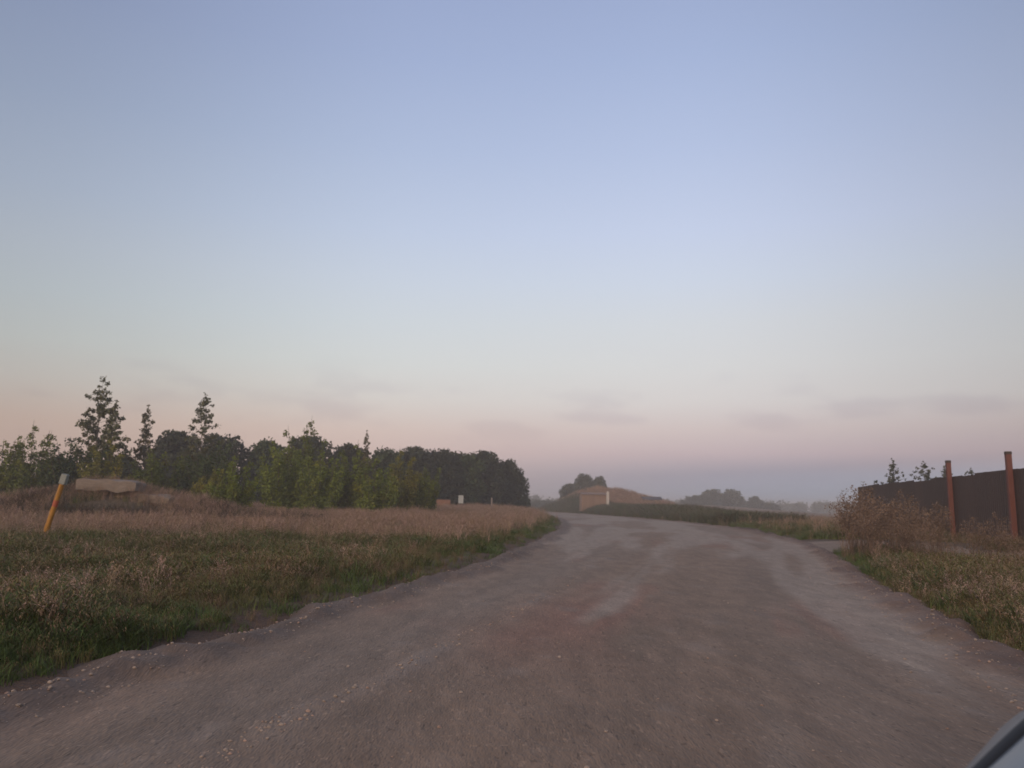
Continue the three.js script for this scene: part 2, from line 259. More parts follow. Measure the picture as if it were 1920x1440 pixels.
{
  const r = rng(77), short = [], olive = [], dry = [], tallR = [], N = 300000;
  for (let k = 0; k < N; k++) {
    const a = 3.4, b = 135, q = r() < 0.6 ? a * Math.pow(b / a, r()) : (Math.sqrt(a) + r() * (Math.sqrt(b) - Math.sqrt(a))) ** 2, z = -q, half = q * 0.7 + 2.5, x = (r() * 2 - 1) * half;
    const rd = roadDist(x, z), patch = fbm(x * 0.28, z * 0.28, 81), fine = fbm(x * 1.3, z * 1.3, 82, 3); if (rd < 0.25 + (fine - 0.4) * 1.2) continue;
    const left = x < leftEdge(z), td = trackDist(x, z); if (!left && td < 1.45 + fine * 0.5) continue;
    if (!left && x > fenceX(z) + 0.2 && z > -43.5) continue;
    const y = ground(x, z) - 0.01, big = 1 + 0.35 * sstep(15, 90, q), ry = r() * 6.283, s = (0.75 + 0.55 * r()) * big, v = 0.8 + 0.45 * r();
    let dn = left ? sstep(22, 36, q + (patch - 0.5) * 20) : 0.04 + 0.06 * sstep(70, 110, q); // how much of the sward has gone to straw
    if (left) { const o = leftEdge(z) - x; dn *= sstep(0.8, 4.5, o - (patch - 0.5) * 3); if (x < -0.42 * q - 3) dn *= 0.75; }
    const sparse = sstep(0.1, left ? 3.4 : 1.8, rd + (fine - 0.5) * 1.6), slab = Math.exp(-(((x + 16.4) / 2.6) ** 2) - (((z + 32.4) / 1.5) ** 2));
    if (r() > 0.05 + 0.95 * sparse || slab > 0.45) continue;
    const lump = 0.65 + 0.75 * vnoise(x * 0.9, z * 0.9, 84), p = r(), green = !left && q > 32 ? 0.6 + 0.4 * fine : sstep(0.38, 0.55, patch + (fine - 0.5) * 0.45);
    const stalk = left && x < -0.36 * q - 1 && q > 20 ? 0.22 : 0.03;                               // dark brush rather than straw at far left
    if (p < dn * 0.8 || (p > 1 - stalk * 0.6 && sparse > 0.5)) { const pk = r(); dry.push({ x, y, z, s: s * 0.9, h: (0.6 + 0.45 * vnoise(x * 0.7, z * 0.7, 83)) * (q < 22 ? 0.75 : 1), w: 0.95, ry, c: pk < 0.6 ? [0.31 * v, 0.222 * v, 0.17 * v] : [0.25 * v, 0.19 * v, 0.115 * v] }); }
    else if (p < 0.25 + (!left && q > 32 ? 0.6 : 0.4) * green) short.push({ x, y, z, s: s * (0.85 + 0.4 * green) * lump * (0.5 + 0.5 * sparse), w: 1.15, ry, c: [mix(0.135, 0.08, green) * v, mix(0.125, 0.12, green) * v, mix(0.045, 0.026, green) * v] });
    else { const b2 = r(); olive.push({ x, y, z, s: s * 0.95 * lump * (0.45 + 0.55 * sparse), ry, c: b2 < 0.36 ? [0.165 * v, 0.115 * v, 0.068 * v] : b2 < 0.7 ? [0.135 * v, 0.118 * v, 0.045 * v] : [0.09 * v, 0.108 * v, 0.03 * v] }); }
  }
  for (let k = 0; k < 9000; k++) { const x = 6 + 44 * r(), z = -136 - 60 * r(), v = 0.8 + 0.4 * r(); if (roadDist(x, z) < 6 || ground(x, z) < 1.3) continue; dry.push({ x, y: ground(x, z), z, s: 1.3 + 0.5 * r(), h: 0.5 + 0.8 * vnoise(x * 0.5, z * 0.5, 88), w: 1.8, ry: r() * 6.3, c: [0.36 * v, 0.25 * v, 0.17 * v] }); }
  instanced('green_grass', tuft(11, 26, 0.07, 0.24, 0.13, 0.01, 0.9, 0), bladeMat, short, 'green grass growing over the verges and the meadow', 'grass');
  instanced('mixed_grass', tuft(12, 22, 0.1, 0.36, 0.12, 0.008, 0.7, 4), bladeMat, olive, 'mixed olive and brown grass beside the road', 'grass');
  instanced('dry_grass', tuft(13, 16, 0.25, 0.68, 0.16, 0.007, 0.35, 14), bladeMat, dry, 'tall straw coloured dry grass across the meadow', 'grass');
}

// ---------------------------------------------------------------- trees and bushes
function tubeInto(list, a, b, r0, r1, seg = 6) {
  const d = new THREE.Vector3().subVectors(b, a), L = d.length(), g = new THREE.CylinderGeometry(r1, r0, L, seg, 1, true).toNonIndexed(); g.deleteAttribute('uv');
  g.applyQuaternion(new THREE.Quaternion().setFromUnitVectors(new THREE.Vector3(0, 1, 0), d.normalize())); g.translate((a.x + b.x) / 2, (a.y + b.y) / 2, (a.z + b.z) / 2); list.push(g);
}
function leaves(r, clumps, n, s0, s1, shell = 0.45) {
  const pos = new Float32Array(n * 12), col = new Float32Array(n * 12), idx = [], tot = clumps.reduce((a, c) => a + c.r * c.r * (c.k ?? 1), 0), v = new THREE.Vector3(), u = new THREE.Vector3(), w = new THREE.Vector3();
  let ci = 0, acc = 0; const quota = clumps.map((c) => Math.max(1, Math.round(n * c.r * c.r * (c.k ?? 1) / tot)));
  for (let k = 0; k < n; k++) {
    while (acc >= quota[ci] && ci < clumps.length - 1) { ci++; acc = 0; } acc++;
    const c = clumps[ci], rr = c.r * Math.pow(r(), shell);
    v.set(r() - 0.5, r() - 0.5, r() - 0.5).normalize().multiplyScalar(rr); v.y *= c.sy ?? 0.8;
    const px = c.x + v.x, py = c.y + v.y, pz = c.z + v.z; u.set(r() - 0.5, (r() - 0.6) * 1.1, r() - 0.5).normalize(); w.set(r() - 0.5, r() - 0.5, r() - 0.5).cross(u).normalize();
    const L = mix(s0, s1, r()), W = L * (0.3 + 0.2 * r()), q = k * 12;
    pos.set([px, py, pz, px + u.x * L * 0.5 + w.x * W, py + u.y * L * 0.5 + w.y * W, pz + u.z * L * 0.5 + w.z * W, px + u.x * L, py + u.y * L, pz + u.z * L, px + u.x * L * 0.5 - w.x * W, py + u.y * L * 0.5 - w.y * W, pz + u.z * L * 0.5 - w.z * W], q);
    const t = (0.72 + 0.56 * r()) * (c.t ?? 1), yl = c.yl ?? 0; for (let m = 0; m < 4; m++) col.set([t * (1 + 0.5 * yl), t * (1 + 0.15 * yl), t * (1 - 0.1 * yl)], q + m * 3);
    const i = k * 4; idx.push(i, i + 1, i + 2, i, i + 2, i + 3);
  }
  const g = new THREE.BufferGeometry(); g.setAttribute('position', new THREE.BufferAttribute(pos, 3)); g.setAttribute('color', new THREE.BufferAttribute(col, 3)); g.setIndex(idx); g.computeVertexNormals(); return g;
}
const V = (x, y, z) => new THREE.Vector3(x, y, z);
const leafMat = (r, g, b) => new THREE.MeshStandardMaterial({ color: rgb(r, g, b), vertexColors: true, roughness: 0.85, side: THREE.DoubleSide });
const barkMat = new THREE.MeshStandardMaterial({ color: rgb(0.09, 0.075, 0.06), roughness: 1 });
const birchBark = new THREE.MeshStandardMaterial({ color: rgb(0.16, 0.14, 0.12), roughness: 1 });
// airy young tree, height 1 trunk to tip in metres h
function airyTree(seed, h, spread, n, leaf) {
  const r = rng(seed), wood = [], clumps = []; let p = V(0, -0.3, 0);
  for (let k = 1; k <= 8; k++) { const f = k / 8, q = V((r() - 0.5) * 0.18 * f * 2, h * f, (r() - 0.5) * 0.18 * f * 2); tubeInto(wood, p, q, 0.075 * (1 - (k - 1) / 8.3), 0.075 * (1 - k / 8.3) + 0.004, 7); p = q; }
  const nb = 54; for (let k = 0; k < nb; k++) {
    const f = 0.16 + 0.82 * (k / nb), a = k * 2.399 + r() * 0.9, len = spread * (0.1 + 1.15 * Math.pow(1 - f, 0.9)) * (0.5 + 0.75 * r()), up = 0.35 + 0.5 * r(), y = h * f;
    const b = V(0, y, 0), m = V(Math.cos(a) * len * 0.6, y + len * up * 0.55, Math.sin(a) * len * 0.6), e = V(Math.cos(a) * len, y + len * up * 0.7, Math.sin(a) * len);
    tubeInto(wood, b, m, 0.02 * (1.2 - f), 0.012, 5); tubeInto(wood, m, e, 0.012, 0.004, 4);
    for (const t of [0.45, 0.75, 1]) if (r() < 0.85) clumps.push({ x: mix(0, e.x, t) + (r() - 0.5) * 0.15, y: mix(y, e.y, t) + (r() - 0.5) * 0.12, z: mix(0, e.z, t) + (r() - 0.5) * 0.15, r: (0.1 + 0.2 * r()) * (1.25 - 0.8 * f) * (h / 6), sy: 0.75, t: 0.85 + 0.3 * r(), yl: r() < 0.15 ? 0.5 : 0 });
  }
  clumps.push({ x: 0, y: h, z: 0, r: 0.14, sy: 2 });
  return { wood: mergeGeometries(wood), crown: leaves(r, clumps, n, leaf * 0.6, leaf * 1.3, 0.6) };
}
// many-stemmed leafy bush
function bushGeo(seed, h, w, n, leaf) {
  const r = rng(seed), wood = [], clumps = [], S = 13;
  for (let k = 0; k < S; k++) {
    const a = k * 2.399 + r(), q = Math.sqrt((k + 0.5) / S), hh = h * (1.05 - 0.4 * q * q) * (0.72 + 0.4 * r()), ex = Math.cos(a) * w * q, ez = Math.sin(a) * w * q, b = V(ex * 0.18, -0.2, ez * 0.18), m = V(ex * 0.65, hh * 0.5, ez * 0.65), e = V(ex, hh, ez);
    tubeInto(wood, b, m, 0.04, 0.025, 5); tubeInto(wood, m, e, 0.025, 0.006, 5);
    for (let t = 0.12; t <= 1.0; t += 0.1) { const R0 = w * 0.25 * (1.15 - 0.92 * t) + 0.07; clumps.push({ x: (t < 0.5 ? mix(b.x, m.x, t * 2) : mix(m.x, e.x, t * 2 - 1)) + (r() - 0.5) * w * 0.2, y: hh * t + (r() - 0.5) * 0.15, z: (t < 0.5 ? mix(b.z, m.z, t * 2) : mix(m.z, e.z, t * 2 - 1)) + (r() - 0.5) * w * 0.2, r: R0, sy: 1.15, t: 0.8 + 0.4 * r(), yl: r() < 0.12 ? 0.6 : 0 }); }
  }
  return { wood: mergeGeometries(wood), crown: leaves(r, clumps, n, leaf * 0.6, leaf * 1.3, 0.5) };
}
// full-crowned woodland tree
function woodTree(seed, h, w, n, leaf, low = 0.12) {
  const r = rng(seed), wood = [], clumps = []; tubeInto(wood, V(0, -0.4, 0), V(0.1, h * 0.4, 0), 0.2, 0.14, 8); tubeInto(wood, V(0.1, h * 0.4, 0), V(0, h * 0.85, 0.1), 0.14, 0.03, 7);
  for (let k = 0; k < 46; k++) {
    const f = k / 46, a = k * 2.399 + r() * 0.6, y = mix(low, 1, f), ring = Math.sqrt(Math.max(0.02, 1 - Math.pow(Math.abs(y - 0.42) / 0.6, 2.2))) * (0.62 + 0.4 * r()), x = Math.cos(a) * w * ring, z = Math.sin(a) * w * ring, py = h * (y * 0.94);
    if (k % 3 === 0) tubeInto(wood, V(0.05, Math.max(0.3, py * 0.7 - 0.3), 0), V(x * 0.85, py, z * 0.85), 0.06, 0.015, 5);
    clumps.push({ x, y: py, z, r: w * (0.2 + 0.16 * r()), sy: 0.8, t: 0.8 + 0.4 * r() }, { x: x * 0.45, y: py, z: z * 0.45, r: w * 0.3, k: 0.5 });
  }
  return { wood: mergeGeometries(wood), crown: leaves(r, clumps, n, leaf * 0.6, leaf * 1.3, 0.4) };
}
function plant(name, parts, mats, label, category, pos, turn, scale, group, names = ['trunk', 'crown']) {
  const t = thing(name, label, category, pos, turn, group); part(names[0], parts.wood, mats[1], t); part(names[1], parts.crown, mats[0], t); t.scale.set(...scale); return t;
}
const on = (x, z, dy = 0) => [x, ground(x, z) + dy, z];
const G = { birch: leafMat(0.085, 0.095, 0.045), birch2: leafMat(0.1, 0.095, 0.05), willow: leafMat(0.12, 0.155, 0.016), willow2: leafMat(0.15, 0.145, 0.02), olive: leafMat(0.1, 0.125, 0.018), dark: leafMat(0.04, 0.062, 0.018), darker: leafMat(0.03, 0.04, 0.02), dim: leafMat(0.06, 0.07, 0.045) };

// left: three tall airy young trees over the thicket
const A1 = airyTree(101, 8.3, 1.75, 5200, 0.15), A2 = airyTree(102, 6.9, 1.4, 3800, 0.15), A3 = airyTree(103, 7.8, 1.7, 4400, 0.15);
plant('young_tree', A1, [G.birch, birchBark], 'tallest airy young tree at left, rising above the thicket', 'tree', on(-25.2, -48), 0.4, [1, 1.0, 1]);
plant('young_tree', A2, [G.birch, birchBark], 'leafy young tree leaning close to the right of the tallest one', 'tree', on(-24.0, -47.4), 2, [1.0, 0.98, 1.0]);
plant('young_tree', A2, [G.birch2, birchBark], 'thin pale young tree between the two taller airy trees at left', 'tree', on(-23.2, -50), 1.2, [0.8, 0.98, 0.8]);
plant('young_tree', A3, [G.birch, birchBark], 'airy young tree at the left end of the dark wood', 'tree', on(-20.4, -52), 3.1, [1, 1.01, 1]);
plant('young_tree', A2, [G.birch2, birchBark], 'small tree top poking above the middle of the thicket', 'tree', on(-11.0, -60), 0.6, [0.55, 0.9, 0.55]);

const B1 = bushGeo(201, 4.2, 1.8, 17000, 0.115), B2 = bushGeo(202, 4.6, 1.6, 17000, 0.115), B3 = bushGeo(203, 3.4, 1.7, 14000, 0.11);
const bushes = [
  [-29.5, -46, B1, G.olive, 1.05, 0.98, 'olive bush at the left edge of the thicket'],
  [-31.8, -45, B3, G.dark, 1.3, 1.1, 'dark bush cut by the left edge of the picture'],
  [-27.4, -45.5, B2, G.olive, 1, 0.9, 'bush with ragged top left of the tallest airy tree'],
  [-24.6, -45, B1, G.dark, 1.15, 0.95, 'dark green bush at the foot of the tallest airy tree'],
  [-22.3, -43.5, B2, G.willow2, 0.85, 0.75, 'yellowish bush standing behind the pale concrete slabs'],
  [-20.4, -46.5, B1, G.olive, 1.05, 0.85, 'olive bush below the thin pale young tree'],
  [-18.3, -47.5, B3, G.dark, 1.2, 1.15, 'dark bush below the airy tree by the wood'],
  [-16.2, -42.5, B3, G.willow2, 0.62, 0.72, 'small yellow green bush right of the concrete slabs'],
  [-13.5, -38.6, B2, G.willow, 0.8, 0.56, 'bright green bush standing foremost in the meadow'],
  [-14.3, -50, B1, G.willow, 1.05, 1.02, 'tall green bush at the middle of the thicket front'],
  [-14.0, -53.5, B2, G.olive, 1.15, 1.12, 'tall bush with two tips in the middle thicket'],
  [-11.8, -49.5, B1, G.willow, 1.0, 0.86, 'green bush left of the small poking tree top'],
  [-10.2, -51, B2, G.olive, 1.0, 0.82, 'olive bush with narrow tips in front of the wood'],
  [-8.8, -50, B3, G.willow, 1.1, 1.0, 'round bright green bush below the small poking tree top'],
  [-7.2, -53, B2, G.willow2, 0.9, 0.78, 'yellow green bush near the right end of the thicket'],
  [-6.0, -54, B3, G.olive, 0.95, 0.9, 'last bush at the right end of the thicket'],
];
for (const [x, z, g, m, w, h, l] of bushes) plant('bush', g, [m, barkMat], l, 'bush', on(x, z), x * 3.1, [w * 1.08, h * 1.17, w * 1.08], 'bushes of the thicket beyond the meadow', ['stems', 'foliage']);

// the dark wood behind the thicket, seen against the sky
const W1 = woodTree(301, 7.6, 3.0, 9500, 0.32), W2 = woodTree(302, 7.2, 2.7, 9500, 0.32), W3 = woodTree(303, 7.9, 2.8, 9500, 0.32);
const wood = [[-41, -72, 0.6], [-35.5, -72, 0.68], [-31, -73, 0.93], [-27, -74, 0.92], [-23.5, -76, 0.93], [-20, -78, 0.93], [-16.5, -81, 0.9], [-13.2, -84, 0.9], [-10.6, -87, 0.9], [-8, -90, 0.92], [-5.6, -93, 0.93], [-3.2, -96, 0.92], [-0.9, -99, 0.84], [0.6, -103, 0.7]];
const ordinal = ['first', 'second', 'third', 'fourth', 'fifth', 'sixth', 'seventh', 'eighth', 'ninth', 'tenth', 'eleventh', 'twelfth', 'thirteenth', 'fourteenth'];
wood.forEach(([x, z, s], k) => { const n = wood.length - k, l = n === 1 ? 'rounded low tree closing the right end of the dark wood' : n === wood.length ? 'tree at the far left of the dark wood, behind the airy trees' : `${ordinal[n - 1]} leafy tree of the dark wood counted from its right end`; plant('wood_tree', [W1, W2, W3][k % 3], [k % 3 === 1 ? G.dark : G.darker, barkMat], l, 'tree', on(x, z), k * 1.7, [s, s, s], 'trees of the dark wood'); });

// trees beyond the bend, fading in the haze
const F1 = woodTree(311, 8, 4.2, 5200, 0.55, 0.05);
const farTrees = [
  [17.3, -185, 0.6, 0.86, 'dark domed tree behind the tan shed'],
  [20.6, -184, 0.42, 0.76, 'smaller dark tree touching the right of the domed tree'],
  [13.6, -186, 0.5, 0.6, 'low grey green tree left of the tan shed'],
  [76, -300, 1.2, 1.02, 'left of the two highest hazy trees beyond the bend'],
  [84, -302, 1.15, 1.06, 'right of the two highest hazy trees beyond the bend'],
  [69, -298, 1.1, 0.72, 'lower hazy tree at the left end of the far clump'],
  [93.5, -304, 0.75, 0.75, 'hazy tree standing a little apart, right of the far clump'],
  [101, -310, 1.0, 0.45, 'low hazy bush at the right end of the far clump'],
];
for (const [x, z, w, h, l] of farTrees) plant('far_tree', F1, [G.dim, barkMat], l, 'tree', on(x, z, -0.2), x, [w, h, w], 'far trees beyond the road bend');

// wispy tree tops behind the fence
const P1 = airyTree(401, 4.6, 1.5, 2600, 0.13), P2 = airyTree(402, 4.5, 1.9, 3000, 0.13);
for (const [x, z, g, w, h, l] of [[27.1, -56, P1, 1, 1.0, 'wispy tree top behind the fence, nearest its left corner'], [29.3, -56, P2, 1, 1.0, 'broad wispy tree top behind the middle of the fence'], [30.8, -56, P1, 1.0, 0.94, 'pointed tree top left of the first red post'], [33.2, -57, P2, 0.8, 0.93, 'faint small tree top between the two red posts']])
  plant('sapling', g, [G.dim, barkMat], l, 'tree', on(x, z), x, [w, h, w], 'tree tops behind the fence');

// a long far belt of trees that reads as one mass
{
  const r = rng(500), clumps = [];
  for (let k = 0; k < 520; k++) { const x = -60 + 520 * r(), z = -430 - 60 * r() - Math.abs(x) * 0.05, h = 2.5 + 4.5 * fbm(x * 0.03, 3, 55) + 1.5 * r(); clumps.push({ x, y: ground(x, z) + h * 0.45, z, r: 2.4 + 1.6 * r(), sy: 0.25 * h / 2 + 0.35, t: 0.85 + 0.3 * r() }); }
  const m = new THREE.Mesh(leaves(r, clumps, 60000, 0.9, 1.6, 0.5), G.dim); m.name = 'far_treeline'; m.castShadow = m.receiveShadow = true; scene.add(m); tag(m, 'low belt of far trees fading along the horizon', 'treeline', null, 'stuff');
  const c2 = []; for (let k = 0; k < 150; k++) { const x = -8 + 30 * r(), z = -250 - 30 * r(); c2.push({ x, y: ground(x, z) + 1.2 + r(), z, r: 1.2 + 0.9 * r(), sy: 0.8 }); }
  const m2 = new THREE.Mesh(leaves(r, c2, 14000, 0.5, 0.9, 0.5), G.dim); m2.name = 'far_hedge'; m2.castShadow = m2.receiveShadow = true; scene.add(m2); tag(m2, 'low far scrub between the dark wood and the domed tree', 'scrub', null, 'stuff');
}

// weedy bank on the outside of the bend and dry brush on the earth bank at left
{
  const r = rng(600), bank = [], brush = [];
  for (let k = 0; k < 5200; k++) { const z = -56 - 122 * Math.pow(r(), 1.1), o = 0.7 + 6 * Math.pow(r(), 1.6), x = rightEdge(z) + o, y = ground(x, z), v = 0.75 + 0.5 * r(), q = r(); bank.push({ x, y, z, s: 0.9 + 0.9 * r(), ry: r() * 6.3, h: 0.7, c: q < 0.5 ? [0.12 * v, 0.1 * v, 0.06 * v] : [0.08 * v, 0.1 * v, 0.04 * v] }); }
  for (let k = 0; k < 2600; k++) { const x = -30 + 22 * r(), z = -31 - 6.5 * r(); if (inBank(x, z) < 0.12 && r() < 0.6) continue; if (x > -18.8 && x < -13.6 && z > -35.2) { if (ground(x, z) > 0.75 || r() < 0.4) continue; } const v = 0.7 + 0.5 * r(), q = r(); brush.push({ x, y: ground(x, z) - 0.03, z, s: 0.7 + 0.5 * r(), ry: r() * 6.3, h: 0.75, c: q < 0.55 ? [0.13 * v, 0.088 * v, 0.062 * v] : [0.075 * v, 0.075 * v, 0.035 * v] }); }
  instanced('roadside_weeds', tuft(21, 26, 0.4, 0.95, 0.3, 0.03, 0.6, 6), bladeMat, bank, 'dark weeds on the bank outside the road bend', 'weeds');
  instanced('brown_brush', tuft(22, 24, 0.35, 0.9, 0.28, 0.022, 0.7, 5), bladeMat, brush, 'brown brush on the low earth bank at left', 'brush');
}
// tall dry weeds in the clump between road and fence
function weedGeo(seed, h) {
  const r = rng(seed), wood = [], cl = [];
  for (let k = 0; k < 9; k++) {
    const a = r() * 6.283, ln = 0.12 + 0.28 * r(), hh = h * (0.6 + 0.45 * r()), b = V((r() - 0.5) * 0.2, -0.05, (r() - 0.5) * 0.2), m = V(b.x + Math.cos(a) * ln * 0.5, hh * 0.55, b.z + Math.sin(a) * ln * 0.5), e = V(b.x + Math.cos(a) * ln * 1.2, hh, b.z + Math.sin(a) * ln * 1.2);
    tubeInto(wood, b, m, 0.007, 0.005, 4); tubeInto(wood, m, e, 0.005, 0.002, 4);
    for (let j = 0; j < 7; j++) { const t = 0.45 + 0.55 * r(), q = V().lerpVectors(m, e, t * 2 - 0.9), a2 = r() * 6.283, l2 = 0.08 + 0.16 * r(), q2 = V(q.x + Math.cos(a2) * l2, q.y + l2 * 0.9, q.z + Math.sin(a2) * l2); tubeInto(wood, q, q2, 0.003, 0.0015, 3); cl.push({ x: q2.x, y: q2.y, z: q2.z, r: 0.07 + 0.05 * r(), sy: 1.3, t: 0.8 + 0.4 * r() }); }
    cl.push({ x: e.x, y: e.y - 0.05, z: e.z, r: 0.05, sy: 2.5 });
  }
  function V(x = 0, y = 0, z = 0) { return new THREE.Vector3(x, y, z); }
  return { wood: mergeGeometries(wood), crown: leaves(r, cl, 700, 0.018, 0.05, 0.6) };
}
{
  const r = rng(700), geos = [weedGeo(701, 1.35), weedGeo(702, 1.25), weedGeo(703, 1.5)], stem = new THREE.MeshStandardMaterial({ color: rgb(0.19, 0.13, 0.095), roughness: 1 }), seed = leafMat(0.19, 0.13, 0.092);
  for (let k = 0; k < 40; k++) { const t = Math.pow(r(), 0.9), z = mix(-21.6, -16.6, t) + (r() - 0.5) * 1.2, x = mix(8.9, 9.7, t) + (r() - 0.5) * 2.4 * (0.5 + t * 0.5); if (roadDist(x, z) < 0.5 || trackDist(x, z) < 1.4) continue; const s = (1.22 - 0.6 * t) * (0.7 + 0.4 * r()); plant('dry_weed', geos[k % 3], [seed, stem], 'tall brown dry weed in the clump before the fence corner', 'weed', on(x, z), r() * 6.3, [s, s, s], 'dry weeds between road and fence', ['stems', 'seed_heads']).children[1].userData.kind = 'stuff'; }
}

// ---------------------------------------------------------------- dark sheet metal fence with red posts
{
  const a = V(fenceX(-12), 0, -12), b = V(18.85, 0, -43), L = Math.hypot(b.x - a.x, b.z - a.z), yaw = Math.atan2(-(b.z - a.z), b.x - a.x);
  const f = thing('sheet_metal_fence', 'dark brown corrugated sheet metal fence beside the dirt track', 'fence', [a.x, 0, a.z], yaw);
  const W = 1.13, H = 2.36, prof = []; const ribs = 7, p = W / ribs;
  for (let k = 0; k < ribs; k++) { const x = k * p; prof.push([x, 0], [x + p * 0.42, 0], [x + p * 0.52, 0.011], [x + p * 0.88, 0.011]); } prof.push([W, 0]);
  const s = new THREE.Shape(); prof.forEach(([x, y], k) => (k ? s.lineTo(x, y) : s.moveTo(x, y))); [...prof].reverse().forEach(([x, y]) => s.lineTo(x, y + 0.0025)); s.closePath();
  const geo = new THREE.ExtrudeGeometry(s, { depth: H, bevelEnabled: false }); geo.rotateX(-Math.PI / 2);    // ribs face the road side
  const tones = [[0.088, 0.056, 0.048], [0.094, 0.058, 0.049], [0.083, 0.054, 0.047], [0.1, 0.063, 0.053]].map((c) => new THREE.MeshStandardMaterial({ color: rgb(...c), roughness: 0.62, metalness: 0.1, map: dirtMap }));
  const r = rng(800), n = Math.ceil(L / W);
  for (let k = 0; k < n; k++) { const q = (k + 0.5) / n, y = ground(mix(a.x, b.x, q) - 0.3, mix(a.z, b.z, q)); const m = part('sheet', geo, tones[Math.floor(r() * 4)], f); m.position.set(k * W, y - 0.04 + (r() - 0.5) * 0.03, (k % 2) * 0.004); m.rotation.z = (r() - 0.5) * 0.004; }
  const rail = new THREE.MeshStandardMaterial({ color: rgb(0.1, 0.045, 0.035), roughness: 0.7 });
  for (const y of [0.6, 2.0]) { const m = part('rail', new RoundedBoxGeometry(n * W - 0.1, 0.04, 0.04, 1, 0.004), rail, f); m.position.set(n * W / 2, y + 0.18, -0.05 * -1 * -1); m.position.z = 0.03; }
  // two heavy posts on the road side and slimmer ones behind
  const red = new THREE.MeshStandardMaterial({ color: rgb(0.24, 0.085, 0.066), roughness: 0.75, map: dirtMap }), cap = new THREE.MeshStandardMaterial({ color: rgb(0.06, 0.045, 0.04), roughness: 0.8 });
  for (const [d, h] of [[23.4, 2.93], [28.5, 2.98]]) {
    const t = (d - 12) / 31, m = part('post', new RoundedBoxGeometry(0.15, h, 0.15, 2, 0.012), red, f), y = ground(mix(a.x, b.x, t) - 0.4, -d); m.position.set(t * L, y - 0.15 + h / 2, -0.115); m.rotation.z = d > 25 ? -0.006 : 0.004;
    const c = part('cap', new RoundedBoxGeometry(0.16, 0.09, 0.16, 2, 0.01), cap, m); c.position.y = h / 2 + 0.01;
  }
}
// ---------------------------------------------------------------- leaning yellow marker post
{
  const p = on(-11.08, -19), t = thing('marker_post', 'leaning yellow marker post with a pale plate, standing in the grass', 'post', p);
  t.rotation.set(0, 0, -0.235);
  const yellow = new THREE.MeshStandardMaterial({ color: rgb(0.6, 0.28, 0.03), roughness: 0.55, map: dirtMap }), pale = new THREE.MeshStandardMaterial({ color: rgb(0.36, 0.4, 0.38), roughness: 0.6, map: dirtMap }), red = new THREE.MeshStandardMaterial({ color: rgb(0.36, 0.08, 0.035), roughness: 0.6 });
  const post = part('post', new THREE.CylinderGeometry(0.058, 0.064, 1.95, 20), yellow, t); post.position.y = 0.6;
  const band = part('band', new THREE.CylinderGeometry(0.0615, 0.062, 0.15, 20, 1, true), red, post); band.position.y = 0.47;
  const plate = part('plate', new RoundedBoxGeometry(0.15, 0.25, 0.13, 3, 0.018), pale, t); plate.position.set(0.01, 1.66, 0);
}
// ---------------------------------------------------------------- concrete slabs on the earth bank
{
  const con = [[0.36, 0.3, 0.25], [0.37, 0.3, 0.24]].map((c) => new THREE.MeshStandardMaterial({ color: rgb(...c), roughness: 0.95, map: dirtMap, bumpMap: dirtBump, bumpScale: 0.01 }));
  for (const [x, z, w, h, turn, m, l] of [[-17.2, -34.3, 2.5, 0.5, 0.03, 0, 'long pale concrete slab on the earth bank beside the marker post'], [-15.15, -34.4, 1.5, 0.36, -0.1, 1, 'short pale concrete slab right of the long one']]) {
    const g = new THREE.BoxGeometry(w, h, 1.1, 26, 6, 12), p = g.attributes.position;          // worn and chipped, no straight edge left
    for (let k = 0; k < p.count; k++) { let X = p.getX(k), Y = p.getY(k), Z = p.getZ(k); const ex = Math.abs(X) / (w / 2), ey = Math.abs(Y) / (h / 2), ez = Math.abs(Z) / 0.55, cut = Math.max(0, ey + Math.max(ex, ez) - 1.82) * (0.06 + 0.3 * vnoise(X * 4 + x, Z * 4 + Y * 7, 86)); X *= 1 - cut * 0.25; Y *= 1 - cut * 1.6; Z *= 1 - cut * 0.4; p.setXYZ(k, X, Y + (vnoise(X * 2 + 7, Z * 2 + x, 85) - 0.5) * 0.12 - (Y > 0 ? 0.1 * sstep(0.25, 0.5, X / w) : 0), Z + (vnoise(X * 3, Y * 6 + x, 87) - 0.5) * 0.06); }
    g.computeVertexNormals(); const o = new THREE.Mesh(g, con[m]); o.name = numbered('concrete_slab'); o.castShadow = o.receiveShadow = true; o.position.set(x, ground(x, z) + h / 2 + 0.05, z); o.rotation.y = turn; scene.add(o); tag(o, l, 'slab', 'concrete slabs');
  }
}
